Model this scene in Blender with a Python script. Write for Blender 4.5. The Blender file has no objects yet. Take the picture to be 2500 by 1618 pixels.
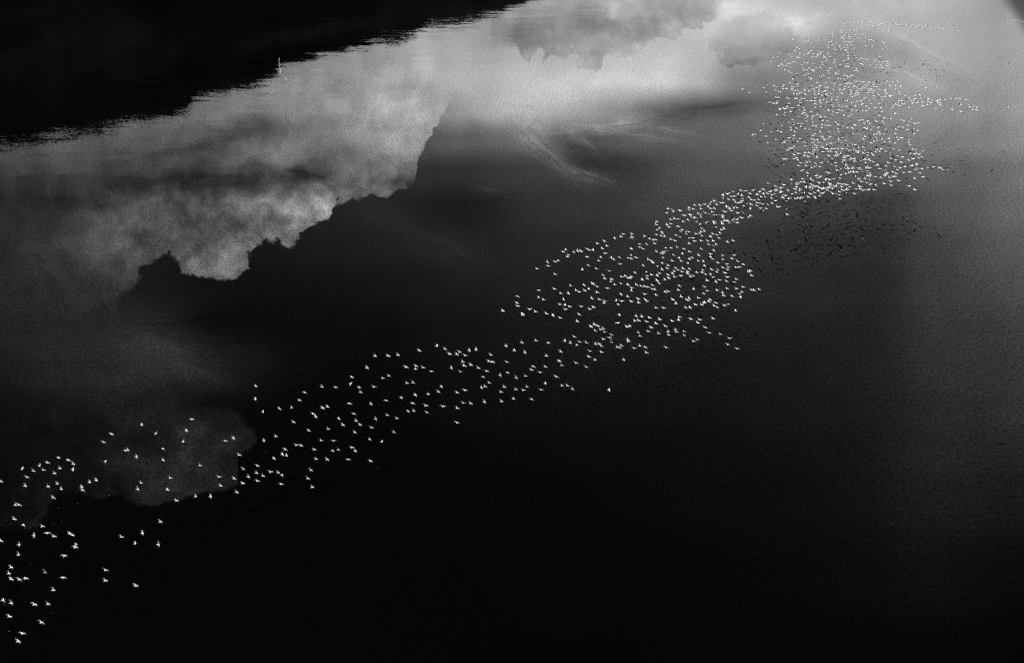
import bpy, math, random
from mathutils import Vector, Matrix
R = math.radians
random.seed(7)
scene = bpy.context.scene
COL = scene.collection

# ---------------------------------------------------------------- camera
CAM_H = 190.0
cam = bpy.data.cameras.new("camera")
cam.sensor_width = 36.0
cam.lens = 44.55
cam.clip_start = 0.5
cam.clip_end = 60000.0
camo = bpy.data.objects.new("camera", cam)
COL.objects.link(camo)
camo.location = (0, 0, CAM_H)
camo.rotation_euler = (R(68), 0, 0)
scene.camera = camo
F = 3094.0                                # focal length in photo pixels (photo is 2500 wide)

# ---------------------------------------------------------------- view
scene.view_settings.view_transform = 'Standard'
scene.view_settings.look = 'None'
scene.view_settings.exposure = 0.9
scene.view_settings.gamma = 1.0
scene.view_settings.use_curve_mapping = False
scene.cycles.use_denoising = False
scene.cycles.max_bounces = 6
scene.cycles.caustics_reflective = False
scene.cycles.filter_width = 1.1

# ---------------------------------------------------------------- sun
SUN_EL, SUN_AZ = 52.0, -30.0               # azimuth from +y towards +x
sl = bpy.data.lights.new("sun", 'SUN')
sl.energy = 5.0
sl.angle = R(0.5)
sl.color = (1.0, 0.985, 0.96)
so = bpy.data.objects.new("sun", sl)
COL.objects.link(so)
sd = Vector((math.sin(R(SUN_AZ)) * math.cos(R(SUN_EL)), math.cos(R(SUN_AZ)) * math.cos(R(SUN_EL)), math.sin(R(SUN_EL))))
so.rotation_euler = sd.to_track_quat('Z', 'Y').to_euler()
so.location = (0, 0, 400)


# ---------------------------------------------------------------- node helper
class NG:
    def __init__(s, tree):
        s.t = tree
        s.n = tree.nodes
        s.l = tree.links

    def put(s, sock, v):
        if v is None:
            return
        if isinstance(v, bpy.types.NodeSocket):
            s.l.new(v, sock)
        else:
            sock.default_value = v

    def m(s, op, a, b=None, c=None, clamp=False):
        x = s.n.new('ShaderNodeMath')
        x.operation = op
        x.use_clamp = clamp
        for i, v in enumerate((a, b, c)):
            if v is not None:
                s.put(x.inputs[i], v)
        return x.outputs[0]

    def v(s, op, a, b=None, scale=None):
        x = s.n.new('ShaderNodeVectorMath')
        x.operation = op
        s.put(x.inputs[0], a)
        if b is not None:
            s.put(x.inputs[1], b)
        if scale is not None:
            s.put(x.inputs['Scale'], scale)
        return x.outputs['Value'] if op in ('DOT_PRODUCT', 'LENGTH') else x.outputs['Vector']

    def xyz(s, a, b, c=0.0):
        x = s.n.new('ShaderNodeCombineXYZ')
        for i, v in enumerate((a, b, c)):
            s.put(x.inputs[i], v)
        return x.outputs[0]

    def sep(s, a):
        x = s.n.new('ShaderNodeSeparateXYZ')
        s.put(x.inputs[0], a)
        return x.outputs

    def noise(s, vec, scale, detail=4, rough=0.5, col=False, lac=2.0, dist=0.0):
        x = s.n.new('ShaderNodeTexNoise')
        s.put(x.inputs['Vector'], vec)
        x.inputs['Scale'].default_value = scale
        x.inputs['Detail'].default_value = detail
        x.inputs['Roughness'].default_value = rough
        x.inputs['Lacunarity'].default_value = lac
        x.inputs['Distortion'].default_value = dist
        return x.outputs['Color'] if col else x.outputs['Fac']

    def ss(s, v, a, b, o0=0.0, o1=1.0, mode='SMOOTHSTEP'):
        x = s.n.new('ShaderNodeMapRange')
        x.interpolation_type = mode
        s.put(x.inputs['Value'], v)
        s.put(x.inputs['From Min'], a)
        s.put(x.inputs['From Max'], b)
        s.put(x.inputs['To Min'], o0)
        s.put(x.inputs['To Max'], o1)
        return x.outputs['Result']

    def mix(s, f, a, b):
        x = s.n.new('ShaderNodeMix')
        x.data_type = 'FLOAT'
        s.put(x.inputs[0], f)
        s.put(x.inputs[2], a)
        s.put(x.inputs[3], b)
        return x.outputs[0]

    def curve(s, v, pts, xr=(0.0, 1.0), yr=(0.0, 1.0), handle='AUTO_CLAMPED'):
        """float curve through pts (real units); xr / yr are the ranges mapped to 0..1"""
        a = s.m('MULTIPLY_ADD', v, 1.0 / (xr[1] - xr[0]), -xr[0] / (xr[1] - xr[0]), clamp=True)
        x = s.n.new('ShaderNodeFloatCurve')
        cu = x.mapping.curves[0]
        pts = sorted(pts)
        q = [((px - xr[0]) / (xr[1] - xr[0]), (py - yr[0]) / (yr[1] - yr[0])) for px, py in pts]
        while len(cu.points) < len(q):
            cu.points.new(0.5, 0.5)
        for p, w in zip(cu.points, q):
            p.location = w
            p.handle_type = handle
        x.mapping.update()
        s.put(x.inputs['Value'], a)
        if yr == (0.0, 1.0):
            return x.outputs[0]
        return s.m('MULTIPLY_ADD', x.outputs[0], yr[1] - yr[0], yr[0])

    def grid(s, X, Y, cols, rows, xr):
        """smooth field from a coarse table: rows = [(Y, [values])]"""
        val, py = None, None
        for y, vals in rows:
            c = s.curve(X, [(cx, v / 255.0) for cx, v in zip(cols, vals)], xr)
            val = c if val is None else s.mix(s.ss(Y, py, y), val, c)
            py = y
        return val

    def blob(s, vec, cx, cy, rx, ry, rot):
        x = s.n.new('ShaderNodeMapping')
        x.vector_type = 'TEXTURE'
        s.put(x.inputs['Vector'], vec)
        x.inputs['Location'].default_value = (cx, cy, 0)
        x.inputs['Rotation'].default_value = (0, 0, R(rot))
        x.inputs['Scale'].default_value = (rx, ry, 1)
        d = s.v('DOT_PRODUCT', x.outputs[0], x.outputs[0])
        return s.m('EXPONENT', s.m('MULTIPLY', d, -1.0))


def fresnel(dep):
    n = 1.33
    ci = math.sin(dep)
    ct = math.sqrt(1 - (1 - ci * ci) / n / n)
    rs = ((ci - n * ct) / (ci + n * ct)) ** 2
    rp = ((n * ci - ct) / (n * ci + ct)) ** 2
    return (rs + rp) / 2


# ---------------------------------------------------------------- sky (world): clear sky, cumulus, cirrus
# Sky directions are read on a flat chart of the part of the sky the lake mirrors
# (tangent to the sky 22 degrees above the northern horizon; X grows east, Y grows upward).
world = bpy.data.worlds.new("World")
scene.world = world
world.use_nodes = True
world.node_tree.nodes.clear()
g = NG(world.node_tree)
tc = g.n.new('ShaderNodeTexCoord')
D = g.v('NORMALIZE', tc.outputs['Generated'])
du, dw = (0, -math.sin(R(22)), math.cos(R(22))), (0, math.cos(R(22)), math.sin(R(22)))
wz = g.m('MAXIMUM', g.v('DOT_PRODUCT', D, dw), 0.12)
X = g.m('MULTIPLY_ADD', g.m('DIVIDE', g.v('DOT_PRODUCT', D, (1, 0, 0)), wz), 3.094, 1.25)
Y = g.m('MULTIPLY_ADD', g.m('DIVIDE', g.v('DOT_PRODUCT', D, du), wz), 3.094, 0.809)
P0 = g.xyz(X, Y)
# billow warps
w1 = g.v('SUBTRACT', g.noise(P0, 7.0, 3, 0.5, True), (0.5, 0.5, 0.5))
w2 = g.v('SUBTRACT', g.noise(P0, 22.0, 6, 0.62, True), (0.5, 0.5, 0.5))
P1 = g.v('ADD', g.v('ADD', P0, g.v('SCALE', w1, scale=0.05)), g.v('SCALE', w2, scale=0.060))
P2 = g.v('ADD', g.v('ADD', P0, g.v('SCALE', w1, scale=0.10)), g.v('SCALE', w2, scale=0.05))
def voro(vec, sc):
    x = g.n.new('ShaderNodeTexVoronoi')
    x.feature = 'SMOOTH_F1'
    x.inputs['Scale'].default_value = sc
    x.inputs['Smoothness'].default_value = 0.35
    g.put(x.inputs['Vector'], vec)
    return x.outputs['Distance']


Pw = g.v('ADD', P0, g.v('SCALE', w2, scale=0.030))
vb1 = voro(Pw, 15.0)
vb2 = voro(Pw, 38.0)
bil = g.m('ADD', g.ss(vb1, 0.10, 0.62, 1.0, -1.0, 'LINEAR'), g.ss(vb2, 0.10, 0.62, 0.5, -0.5, 'LINEAR'))     # + on lobe crowns, - in the creases
w3 = g.v('SUBTRACT', g.noise(P0, 19.0, 6, 0.55, True), (0.5, 0.5, 0.5))
X1, Y1, _ = g.sep(P1)
X2, Y2, _ = g.sep(P2)
# clear and hazy sky
SC = [0, .3, .6, .9, 1.1, 1.3, 1.5, 1.7, 1.9, 2.1, 2.3, 2.5]
SROWS = [
    (0.00, [60, 60, 80, 120, 150, 165, 178, 185, 195, 190, 180, 150]),
    (0.06, [60, 60, 80, 120, 150, 160, 160, 178, 200, 185, 175, 160]),
    (0.13, [60, 60, 80, 120, 165, 178, 185, 180, 160, 150, 165, 158]),
    (0.20, [60, 60, 80, 120, 170, 190, 200, 172, 130, 140, 160, 160]),
    (0.27, [50, 50, 60, 100, 135, 165, 140, 100, 112, 130, 150, 155]),
    (0.34, [35, 35, 40, 60, 85, 105, 92, 92, 106, 120, 130, 140]),
    (0.42, [30, 30, 32, 44, 45, 62, 60, 78, 85, 90, 105, 115]),
    (0.50, [35, 30, 26, 36, 32, 44, 56, 64, 62, 62, 86, 102]),
    (0.60, [40, 24, 20, 28, 30, 36, 44, 50, 48, 45, 68, 88]),
    (0.70, [38, 25, 14, 18, 24, 31, 35, 38, 38, 36, 58, 78]),
    (0.82, [33, 38, 11, 10, 17, 23, 26, 28, 28, 30, 50, 65]),
    (0.91, [23, 34, 14, 7, 12, 18, 20, 22, 24, 28, 46, 54]),
    (1.00, [13, 26, 5, 5, 9, 13, 15, 18, 20, 26, 42, 46]),
    (1.10, [6, 14, 3, 3, 5, 8, 10, 13, 16, 22, 36, 35]),
    (1.20, [3, 4, 2, 2, 4, 5, 7, 10, 12, 18, 27, 25]),
    (1.40, [0, 0, 0, 1, 1, 2, 3, 5, 7, 10, 14, 9]),
    (1.618, [0, 0, 0, 0, 0, 1, 1, 2, 3, 3, 4, 1]),
]
S = g.grid(g.mix(0.35, X, X2), g.mix(0.35, Y, Y2), SC, SROWS, (0.0, 2.5))
n_soft = g.noise(P0, 3.2, 5, 0.55)
S = g.m('MULTIPLY', S, g.ss(n_soft, 0.25, 0.75, 0.86, 1.14, 'LINEAR'))
# high grey cumulus shading behind the bright band
f3 = [(1.0, .01), (1.1, .03), (1.2, .085), (1.25, .145), (1.281, .158), (1.302, .138), (1.329, .157), (1.363, .160), (1.384, .147), (1.400, .178),
      (1.418, .204), (1.435, .203), (1.452, .192), (1.468, .158), (1.502, .145), (1.536, .158), (1.565, .125), (1.597, .105), (1.628, .103), (1.67, .085), (1.72, .07), (1.80, .0)]
w3x, w3y, _ = g.sep(w3)
Xa = g.m('MULTIPLY_ADD', w3x, 0.09, g.m('MULTIPLY_ADD', bil, 0.010, X))
Ya = g.m('MULTIPLY_ADD', w3y, 0.09, g.m('MULTIPLY_ADD', bil, -0.016, Y))
e3 = g.curve(Xa, f3, (0.9, 1.9))
M3 = g.m('MULTIPLY', g.ss(g.m('SUBTRACT', e3, Ya), -0.003, 0.004), g.ss(Y, -0.05, 0.05, 0.5, 1.0))
puff = g.noise(P1, 9.0, 6, 0.55)
S = g.m('MULTIPLY', S, g.mix(g.m('MULTIPLY', M3, 0.9), 1.0, g.m('MULTIPLY_ADD', bil, 0.09, g.ss(puff, 0.3, 0.7, 0.86, 1.05, 'LINEAR'))))
# rounded grey lobe
b4 = g.blob(g.xyz(Xa, Ya), 1.838, 0.112, 0.100, 0.072, 10)
S = g.m('MULTIPLY', S, g.mix(g.ss(b4, 0.26, 0.48), 1.0, g.ss(puff, 0.3, 0.7, 0.84, 0.98, 'LINEAR')))
b5 = g.blob(g.xyz(Xa, Ya), 1.808, 0.165, 0.030, 0.020, 10)
S = g.m('MULTIPLY', S, g.mix(g.ss(b5, 0.33, 0.5), 1.0, 0.92))


def streak(F_, cx, cy, rx, ry, rot, amp, hair=0.6, comb=3.6):
    """a fibrous cirrus streak or shade band: soft ellipse combed by stretched noise along its length"""
    x = g.n.new('ShaderNodeMapping')
    x.vector_type = 'TEXTURE'
    g.put(x.inputs['Vector'], g.v('ADD', P0, g.v('SCALE', w1, scale=0.035)))
    x.inputs['Location'].default_value = (cx, cy, 0)
    x.inputs['Rotation'].default_value = (0, 0, R(rot))
    x.inputs['Scale'].default_value = (rx, ry, 1)
    v = x.outputs[0]
    b = g.m('EXPONENT', g.m('MULTIPLY', g.v('DOT_PRODUCT', v, v), -1.0))
    h = g.noise(g.v('ADD', g.v('MULTIPLY', v, (0.9, comb * 0.5, 1)), g.v('SCALE', w2, scale=1.5)), 1.0, 4, 0.68)
    h = g.ss(h, 0.35, 0.65, 1.0 - hair, 1.0 + hair, 'LINEAR')
    return g.m('MULTIPLY_ADD', g.m('MULTIPLY', b, h), amp / 255.0, F_)


for st_ in [
        (1.33, .378, .10, .026, 38, 22, 0.7), (1.43, .427, .07, .018, 14, 24, 0.9), (1.50, .305, .14, .018, -6, 24, 0.8), (1.55, .330, .10, .010, 12, 16, 1.0),
        (1.62, .318, .08, .010, 10, 14, 1.0), (1.42, .345, .05, .012, 40, 16, 1.0), (1.27, .255, .22, .030, -3, 12, 0.3), (1.41, .370, .11, .040, 15, -18, 0.4),
        (1.74, .268, .17, .024, -6, -24, 0.4), (1.62, .292, .13, .020, -14, -12, 0.5), (1.30, .320, .05, .040, 40, 16, 0.9), (1.98, .045, .07, .022, -12, 16, 0.4),
        (1.78, .020, .07, .025, 0, 16, 0.4), (1.30, .020, .22, .018, -6, 12, 0.8), (1.28, .085, .10, .035, -8, -18, 0.6), (1.55, .035, .10, .030, 10, 12, 0.6),
        (2.05, .140, .12, .045, 0, -8, 0.4), (2.25, .115, .16, .020, 28, 9, 1.0), (2.20, .175, .18, .016, 24, 8, 1.0), (2.05, .345, .20, .022, -4, 8, 0.8),
        (1.10, .505, .16, .05, 5, -6, 0.3), (1.05, .590, .20, .045, 28, 7, 0.5), (.47, .790, .16, .03, -8, -8, 0.5), (.42, .860, .15, .05, 14, 14, 0.35), (.30, .93, .12, .05, -10, 7, 0.6), (.50, .915, .10, .035, 24, 8, 0.4), (.12, .95, .16, .08, 0, 6, 0.6), (1.36, .06, .05, .03, 0, 14, 0.5), (1.93, .06, .06, .03, 10, 14, 0.5), (1.70, .06, .10, .04, 10, 10, 0.5), (1.47, .10, .04, .03, 20, 12, 0.5),
        (.60, .860, .10, .04, 10, 6, 0.5), (1.19, .458, .03, .006, 4, 10, 1.0)]:
    S = streak(S, *st_)
# the darker cloud edge at far upper right
cr = g.ss(g.m('SUBTRACT', g.m('MULTIPLY_ADD', X, 1.5, -3.66), Y), -0.01, 0.06)
S = g.m('MULTIPLY', S, g.mix(cr, 1.0, 0.55))
# left lower grey cloud patch
gl = [(0, 1.300), (.05, 1.296), (.112, 1.274), (.130, 1.222), (.20, 1.212), (.262, 1.209), (.335, 1.236), (.447, 1.224), (.525, 1.199), (.577, 1.184), (.584, 1.112),
      (.604, 1.098), (.632, 1.072), (.645, 1.0), (.75, 1.0)]
hl = [(0, .86), (.40, .90), (.47, .965), (.499, .976), (.545, .984), (.578, .994), (.600, 1.014), (.615, 1.036), (.630, 1.062), (.645, 1.10), (.75, 1.10)]
w3x, w3y, _ = g.sep(w3)
Xb = g.m('MULTIPLY_ADD', w3x, 0.05, X)
Yb = g.m('MULTIPLY_ADD', w3y, 0.05, g.m('MULTIPLY_ADD', bil, -0.006, Y))
m2a = g.ss(g.m('SUBTRACT', g.curve(Xb, gl, (0.0, .75), (0.8, 1.4)), Yb), -0.006, 0.010)
m2b = g.ss(g.m('SUBTRACT', Yb, g.curve(Xb, hl, (0.0, .75), (0.8, 1.4))), -0.006, g.ss(X, .30, .56, .25, .03))
C2 = g.grid(X2, Y2, [0, .1, .2, .3, .4, .5, .56, .63], [
    (0.90, [14, 16, 16, 22, 26, 24, 24, 24]),
    (1.00, [12, 15, 19, 24, 28, 30, 27, 22]),
    (1.07, [11, 14, 18, 26, 28, 38, 30, 22]),
    (1.13, [8, 14, 17, 27, 36, 32, 27, 25]),
    (1.18, [8, 18, 19, 21, 34, 30, 27, 24]),
    (1.28, [12, 18, 16, 14, 26, 20, 20, 20])], (0.0, .63))
C2 = g.m('MULTIPLY', C2, g.m('MULTIPLY_ADD', bil, 0.10, g.ss(puff, 0.3, 0.7, 0.60, 1.5, 'LINEAR')))
S = g.mix(g.m('MULTIPLY', m2a, m2b), S, C2)
# the main cumulus
CC = [0, .15, .3, .45, .6, .7, .8, .9, 1.0, 1.1]
CROWS = [
    (0.13, [60, 70, 80, 90, 105, 118, 130, 142, 158, 168]),
    (0.20, [60, 70, 80, 98, 115, 135, 142, 148, 162, 176]),
    (0.27, [70, 80, 92, 104, 112, 122, 132, 150, 170, 160]),
    (0.33, [82, 88, 84, 82, 78, 98, 112, 135, 152, 140]),
    (0.375, [72, 82, 80, 76, 100, 108, 104, 124, 130, 110]),
    (0.42, [58, 70, 72, 70, 82, 74, 92, 116, 112, 90]),
    (0.455, [46, 52, 58, 60, 68, 108, 112, 116, 92, 70]),
    (0.50, [40, 46, 76, 96, 116, 134, 140, 124, 96, 70]),
    (0.55, [38, 54, 88, 92, 102, 124, 152, 130, 90, 70]),
    (0.60, [38, 58, 88, 92, 112, 134, 140, 100, 80, 60]),
    (0.66, [38, 50, 72, 98, 112, 120, 110, 80, 60, 60]),
    (0.72, [36, 44, 52, 70, 80, 80, 80, 60, 60, 60]),
    (0.82, [28, 28, 34, 40, 40, 40, 40, 30, 30, 30])]
C1 = g.grid(X2, Y2, CC, CROWS, (0.0, 1.1))
puff2 = g.noise(P2, 17.0, 6, 0.62)
C1 = g.m('MULTIPLY', C1, g.ss(Y, .33, .47, 1.08, 1.0))
amp = g.ss(Y, .35, .50, .09, .20)
C1 = g.m('MULTIPLY', C1, g.m('ADD', g.m('MULTIPLY_ADD', g.m('MULTIPLY', bil, g.ss(Y, .33, .47, .05, .15)), g.ss(X, .15, .35), 1.0), g.m('MULTIPLY', g.m('ADD', g.ss(puff2, .28, .72, -1, 1, 'LINEAR'), g.ss(puff, .3, .7, -.6, .6, 'LINEAR')), amp)))
for st_ in [
        (.45, .362, .15, .016, -12, -30, 0.6), (.48, .440, .22, .020, -2, -26, 0.6), (.735, .420, .09, .014, 17, -34, 0.6), (.15, .492, .16, .018, 8, -20, 0.6),
        (.262, .467, .06, .010, 18, 14, 0.8), (.605, .385, .09, .020, -12, 20, 0.6), (.965, .440, .05, .014, 5, -38, 0.4), (.745, .482, .07, .020, 30, 20, 0.5),
        (.463, .541, .05, .022, 0, -16, 0.5), (.69, .567, .06, .022, -20, 20, 0.5), (.90, .300, .07, .04, -60, 14, 0.5), (.84, .470, .06, .015, -8, 16, 0.5),
        (.33, .300, .20, .010, -12, 10, 0.9), (.60, .255, .20, .010, -14, 12, 0.9), (.25, .345, .25, .008, -10, -12, 0.9), (.80, .215, .16, .008, -12, -12, 0.9),
        (.79, .530, .04, .008, -55, 14, 0.6), (.53, .660, .06, .02, -20, 10, 0.4)]:
    C1 = streak(C1, *st_[:5], st_[5] * .6, st_[6])
f1 = [(.20, .80), (.26, .79), (.294, .751), (.31, .71), (.341, .678), (.352, .655), (.368, .647), (.39, .632), (.410, .619), (.420, .632), (.447, .652), (.47, .662), (.494, .673), (.508, .688),
      (.535, .692), (.557, .688), (.588, .672), (.604, .641), (.630, .611), (.655, .602), (.678, .597), (.704, .607), (.730, .603), (.746, .570), (.765, .556),
      (.788, .541), (.808, .520), (.820, .492), (.841, .495), (.877, .494), (.904, .471), (.919, .469), (.940, .481), (.972, .475), (.992, .466), (1.018, .435),
      (1.026, .390), (1.040, .357), (1.054, .345), (1.060, .315), (1.082, .284), (1.098, .23), (1.15, .16), (1.25, .10)]
w3x, w3y, _ = g.sep(w3)
Xc = g.m('MULTIPLY_ADD', w3x, 0.060, X)
Yc = g.m('MULTIPLY_ADD', w3y, 0.085, g.m('MULTIPLY_ADD', bil, -0.010, Y))
e1 = g.curve(Xc, f1, (0.2, 1.25), (0.1, 0.9), 'VECTOR')
soft = g.ss(X, .22, .36, .10, .009)
M1 = g.ss(g.m('SUBTRACT', g.m('ADD', e1, 0.009), Yc), g.m('MULTIPLY', soft, -0.5), soft)
M1 = g.m('MULTIPLY', M1, g.ss(Y, .16, .30, g.ss(X, 1.0, 1.12, 1.0, 0.0), 1.0))
L = g.mix(M1, S, C1)
# display value -> light, divided by the lake's mirror strength at that elevation
lin = g.m('MAXIMUM', g.m('SUBTRACT', g.m('POWER', g.m('DIVIDE', g.m('ADD', g.m('MAXIMUM', L, 0.0), 0.055), 1.055), 2.4), 0.0010), 0.0)
dz = g.sep(D)[2]
gp = []
for k in range(13):
    e = R([0, 4, 7, 9, 11, 13.5, 16, 19, 23, 27, 32, 38, 50][k])
    gp.append((math.sin(e), 1.0 / fresnel(e)))
gp.append((1.0, 18.0))
gain = g.curve(dz, gp, (0.0, 1.0), (0.0, 50.0))
cloudlight = g.m('MULTIPLY', g.m('MULTIPLY', lin, gain), 10.0 / 2 ** 0.9)
cloudlight = g.m('MULTIPLY', cloudlight, g.ss(dz, -0.02, 0.02))
# cloud light faded outside the mirrored north, so bird undersides stay dark
side = g.m('MULTIPLY', g.ss(g.m('ABSOLUTE', g.m('SUBTRACT', X, 1.25)), 1.45, 2.3, 1.0, 0.04), g.ss(g.v('DOT_PRODUCT', D, dw), 0.2, 0.5, 0.1, 1.0))
cloudlight = g.m('MULTIPLY', cloudlight, side)
nish = g.n.new('ShaderNodeTexSky')
nish.sky_type = 'NISHITA'
nish.sun_disc = False
nish.sun_elevation = R(SUN_EL)
nish.sun_rotation = R(SUN_AZ)
nish.altitude = 600
nr = g.n.new('ShaderNodeSeparateColor')
g.l.new(nish.outputs[0], nr.inputs[0])
clear = g.m('MULTIPLY', nr.outputs[0], 0.008)          # deep-red-filter clear sky
tot = g.m('ADD', clear, cloudlight)
tint = g.n.new('ShaderNodeCombineColor')
g.put(tint.inputs[0], g.m('MULTIPLY', tot, 0.985))
g.put(tint.inputs[1], tot)
g.put(tint.inputs[2], g.m('MULTIPLY', tot, 1.015))
bg = g.n.new('ShaderNodeBackground')
g.l.new(tint.outputs[0], bg.inputs['Color'])
bg.inputs['Strength'].default_value = 0.1
wo = g.n.new('ShaderNodeOutputWorld')
g.l.new(bg.outputs[0], wo.inputs['Surface'])
world.cycles.sampling_method = 'MANUAL'
world.cycles.sample_map_resolution = 512


# ---------------------------------------------------------------- materials
def mat(name):
    m_ = bpy.data.materials.new(name)
    m_.use_nodes = True
    m_.node_tree.nodes.clear()
    return m_, NG(m_.node_tree)


def plain(name, val, rough=0.7, nscale=3.0, nvar=0.12):
    m_, q = mat(name)
    t = q.n.new('ShaderNodeTexCoord')
    n = q.noise(t.outputs['Object'], nscale, 3)
    k = q.ss(n, 0.2, 0.8, val * (1 - nvar), val * (1 + nvar), 'LINEAR')
    b = q.n.new('ShaderNodeBsdfPrincipled')
    c = q.n.new('ShaderNodeCombineColor')
    for i in range(3):
        q.put(c.inputs[i], k)
    q.l.new(c.outputs[0], b.inputs['Base Color'])
    b.inputs['Roughness'].default_value = rough
    b.inputs['Specular IOR Level'].default_value = 0.2
    o = q.n.new('ShaderNodeOutputMaterial')
    q.l.new(b.outputs[0], o.inputs['Surface'])
    return m_


M_WHITE = plain("white_plumage", 0.86, 0.8, 6.0, 0.05)
M_BLACK = plain("black_flight_feathers", 0.012, 0.6, 9.0, 0.3)
M_BILL = plain("pale_bill", 0.45, 0.5)
M_DARK = plain("dark_plumage", 0.003, 0.9)
M_PALE = plain("pale_ribbon", 0.30, 0.9, 0.8, 0.35)

# water: black deep lake, near-perfect mirror, faint wavelets, image grain painted into the mirror colour
M_WATER, q = mat("lake_water")
geo = q.n.new('ShaderNodeNewGeometry')
pos = geo.outputs['Position']


def tilt(vec, scale, detail, rough, ampx, ampy):
    n = q.v('SUBTRACT', q.noise(vec, scale, detail, rough, True), (0.5, 0.5, 0.5))
    return q.v('MULTIPLY', n, (ampx, ampy, 0.0))


px, py, pz = q.sep(pos)
# ruffled strip of water towards the dark shore (north-west)
sh = q.m('ADD', q.m('MULTIPLY', px, -0.894), q.m('MULTIPLY', py, 0.447))
ruff_n = q.noise(q.v('MULTIPLY', pos, (0.004, 0.010, 1)), 1.0, 4, 0.6)
ruff = q.m('MULTIPLY', q.ss(sh, 440, 640), q.ss(ruff_n, 0.35, 0.65, 0.25, 1.0))
amp_long = q.m('MULTIPLY_ADD', ruff, 0.034, 0.0006)
t1 = q.v('SUBTRACT', q.noise(q.v('MULTIPLY', pos, (0.022, 0.060, 1)), 1.0, 5, 0.7, True), (0.5, 0.5, 0.5))
t2 = q.v('SUBTRACT', q.noise(q.v('MULTIPLY', pos, (0.5, 0.9, 1)), 1.0, 3, 0.7, True), (0.5, 0.5, 0.5))
amp_fine = q.m('MULTIPLY_ADD', ruff, 0.038, 0.0008)
tl = q.v('ADD', q.v('SCALE', t1, scale=amp_long), q.v('SCALE', t2, scale=amp_fine))
tl = q.v('MULTIPLY', tl, (1, 1, 0))
nrm = q.v('NORMALIZE', q.v('ADD', tl, (0, 0, 1)))
# image grain: specks that lighten and darken the reflection colour
gr1 = q.noise(q.v('MULTIPLY', pos, (0.9, 0.45, 1)), 1.0, 2, 1.0)
gr2 = q.noise(q.v('MULTIPLY', pos, (2.6, 1.3, 1)), 1.0, 2, 1.0)
GA = 0.95
gr = q.m('ADD', q.ss(gr1, 0.2, 0.8, -GA, GA, 'LINEAR'), q.ss(gr2, 0.2, 0.8, -GA, GA, 'LINEAR'))
grain = q.m('MAXIMUM', q.m('ADD', 1.0, gr), 0.1)
fr = q.n.new('ShaderNodeFresnel')
fr.inputs['IOR'].default_value = 1.33
q.l.new(nrm, fr.inputs['Normal'])
glo = q.n.new('ShaderNodeBsdfGlossy')
glo.inputs['Roughness'].default_value = 0.0
q.l.new(nrm, glo.inputs['Normal'])
ccol = q.n.new('ShaderNodeCombineColor')
for i in range(3):
    q.put(ccol.inputs[i], grain)
q.l.new(ccol.outputs[0], glo.inputs['Color'])
dif = q.n.new('ShaderNodeBsdfDiffuse')
dif.inputs['Color'].default_value = (0.0006, 0.0006, 0.0007, 1)
mx = q.n.new('ShaderNodeMixShader')
q.l.new(fr.outputs[0], mx.inputs[0])
q.l.new(dif.outputs[0], mx.inputs[1])
q.l.new(glo.outputs[0], mx.inputs[2])
o = q.n.new('ShaderNodeOutputMaterial')
q.l.new(mx.outputs[0], o.inputs['Surface'])

# forested hillside
M_HILL, q = mat("dark_forest_slope")
geo = q.n.new('ShaderNodeNewGeometry')
n1 = q.noise(geo.outputs['Position'], 0.012, 6, 0.6)
n2 = q.noise(q.v('MULTIPLY', geo.outputs['Position'], (1, 1, 2.5)), 0.0022, 3, 0.5)
k = q.m('MULTIPLY', q.ss(n1, .3, .7, .002, .009, 'LINEAR'), q.ss(n2, .35, .7, .3, 1.6))
c = q.n.new('ShaderNodeCombineColor')
for i in range(3):
    q.put(c.inputs[i], k)
b = q.n.new('ShaderNodeBsdfDiffuse')
q.l.new(c.outputs[0], b.inputs['Color'])
o = q.n.new('ShaderNodeOutputMaterial')
q.l.new(b.outputs[0], o.inputs['Surface'])


# ---------------------------------------------------------------- setting
def mesh_obj(name, verts, faces, mats, fm=None, smooth=False):
    me = bpy.data.meshes.new(name)
    me.from_pydata(verts, [], faces)
    for m_ in mats:
        me.materials.append(m_)
    if fm:
        me.polygons.foreach_set('material_index', fm)
    if smooth:
        me.polygons.foreach_set('use_smooth', [True] * len(me.polygons))
    me.update()
    ob = bpy.data.objects.new(name, me)
    COL.objects.link(ob)
    return ob


W = 25000.0
water = mesh_obj("water", [(-W, -W, 0), (W, -W, 0), (W, W, 0), (-W, W, 0)], [(0, 1, 2, 3)], [M_WATER])
water['kind'] = 'structure'
water['label'] = 'black mirror-calm lake reflecting clouds'

cp, sp = math.cos(R(22)), math.sin(R(22))


def ray(x, y):
    """unit direction of the sight line through photo point (x, y)"""
    u, v = (x - 1250) / F, (y - 809) / F
    return Vector((u, cp - v * sp, -sp - v * cp)).normalized()


# hill whose mirror image darkens the upper left of the lake
SIL = [(-900, 560), (-500, 470), (-200, 395), (0, 355), (53, 339), (152, 315), (226, 310), (294, 289), (368, 278), (452, 263), (473, 240), (515, 222), (588, 207), (640, 192),
       (668, 178), (690, 153), (762, 139), (799, 126), (972, 105), (1014, 88), (1045, 62), (1156, 52), (1208, 31), (1250, 17), (1310, -5), (1500, -55), (1800, -105), (2300, -150), (2900, -190)]


def sil_y(x):
    for (a, ya), (b_, yb) in zip(SIL, SIL[1:]):
        if a <= x <= b_:
            return ya + (yb - ya) * (x - a) / (b_ - a) + 14 * min(1, max(0, (900 - x) / 500))
    return SIL[-1][1]


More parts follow.
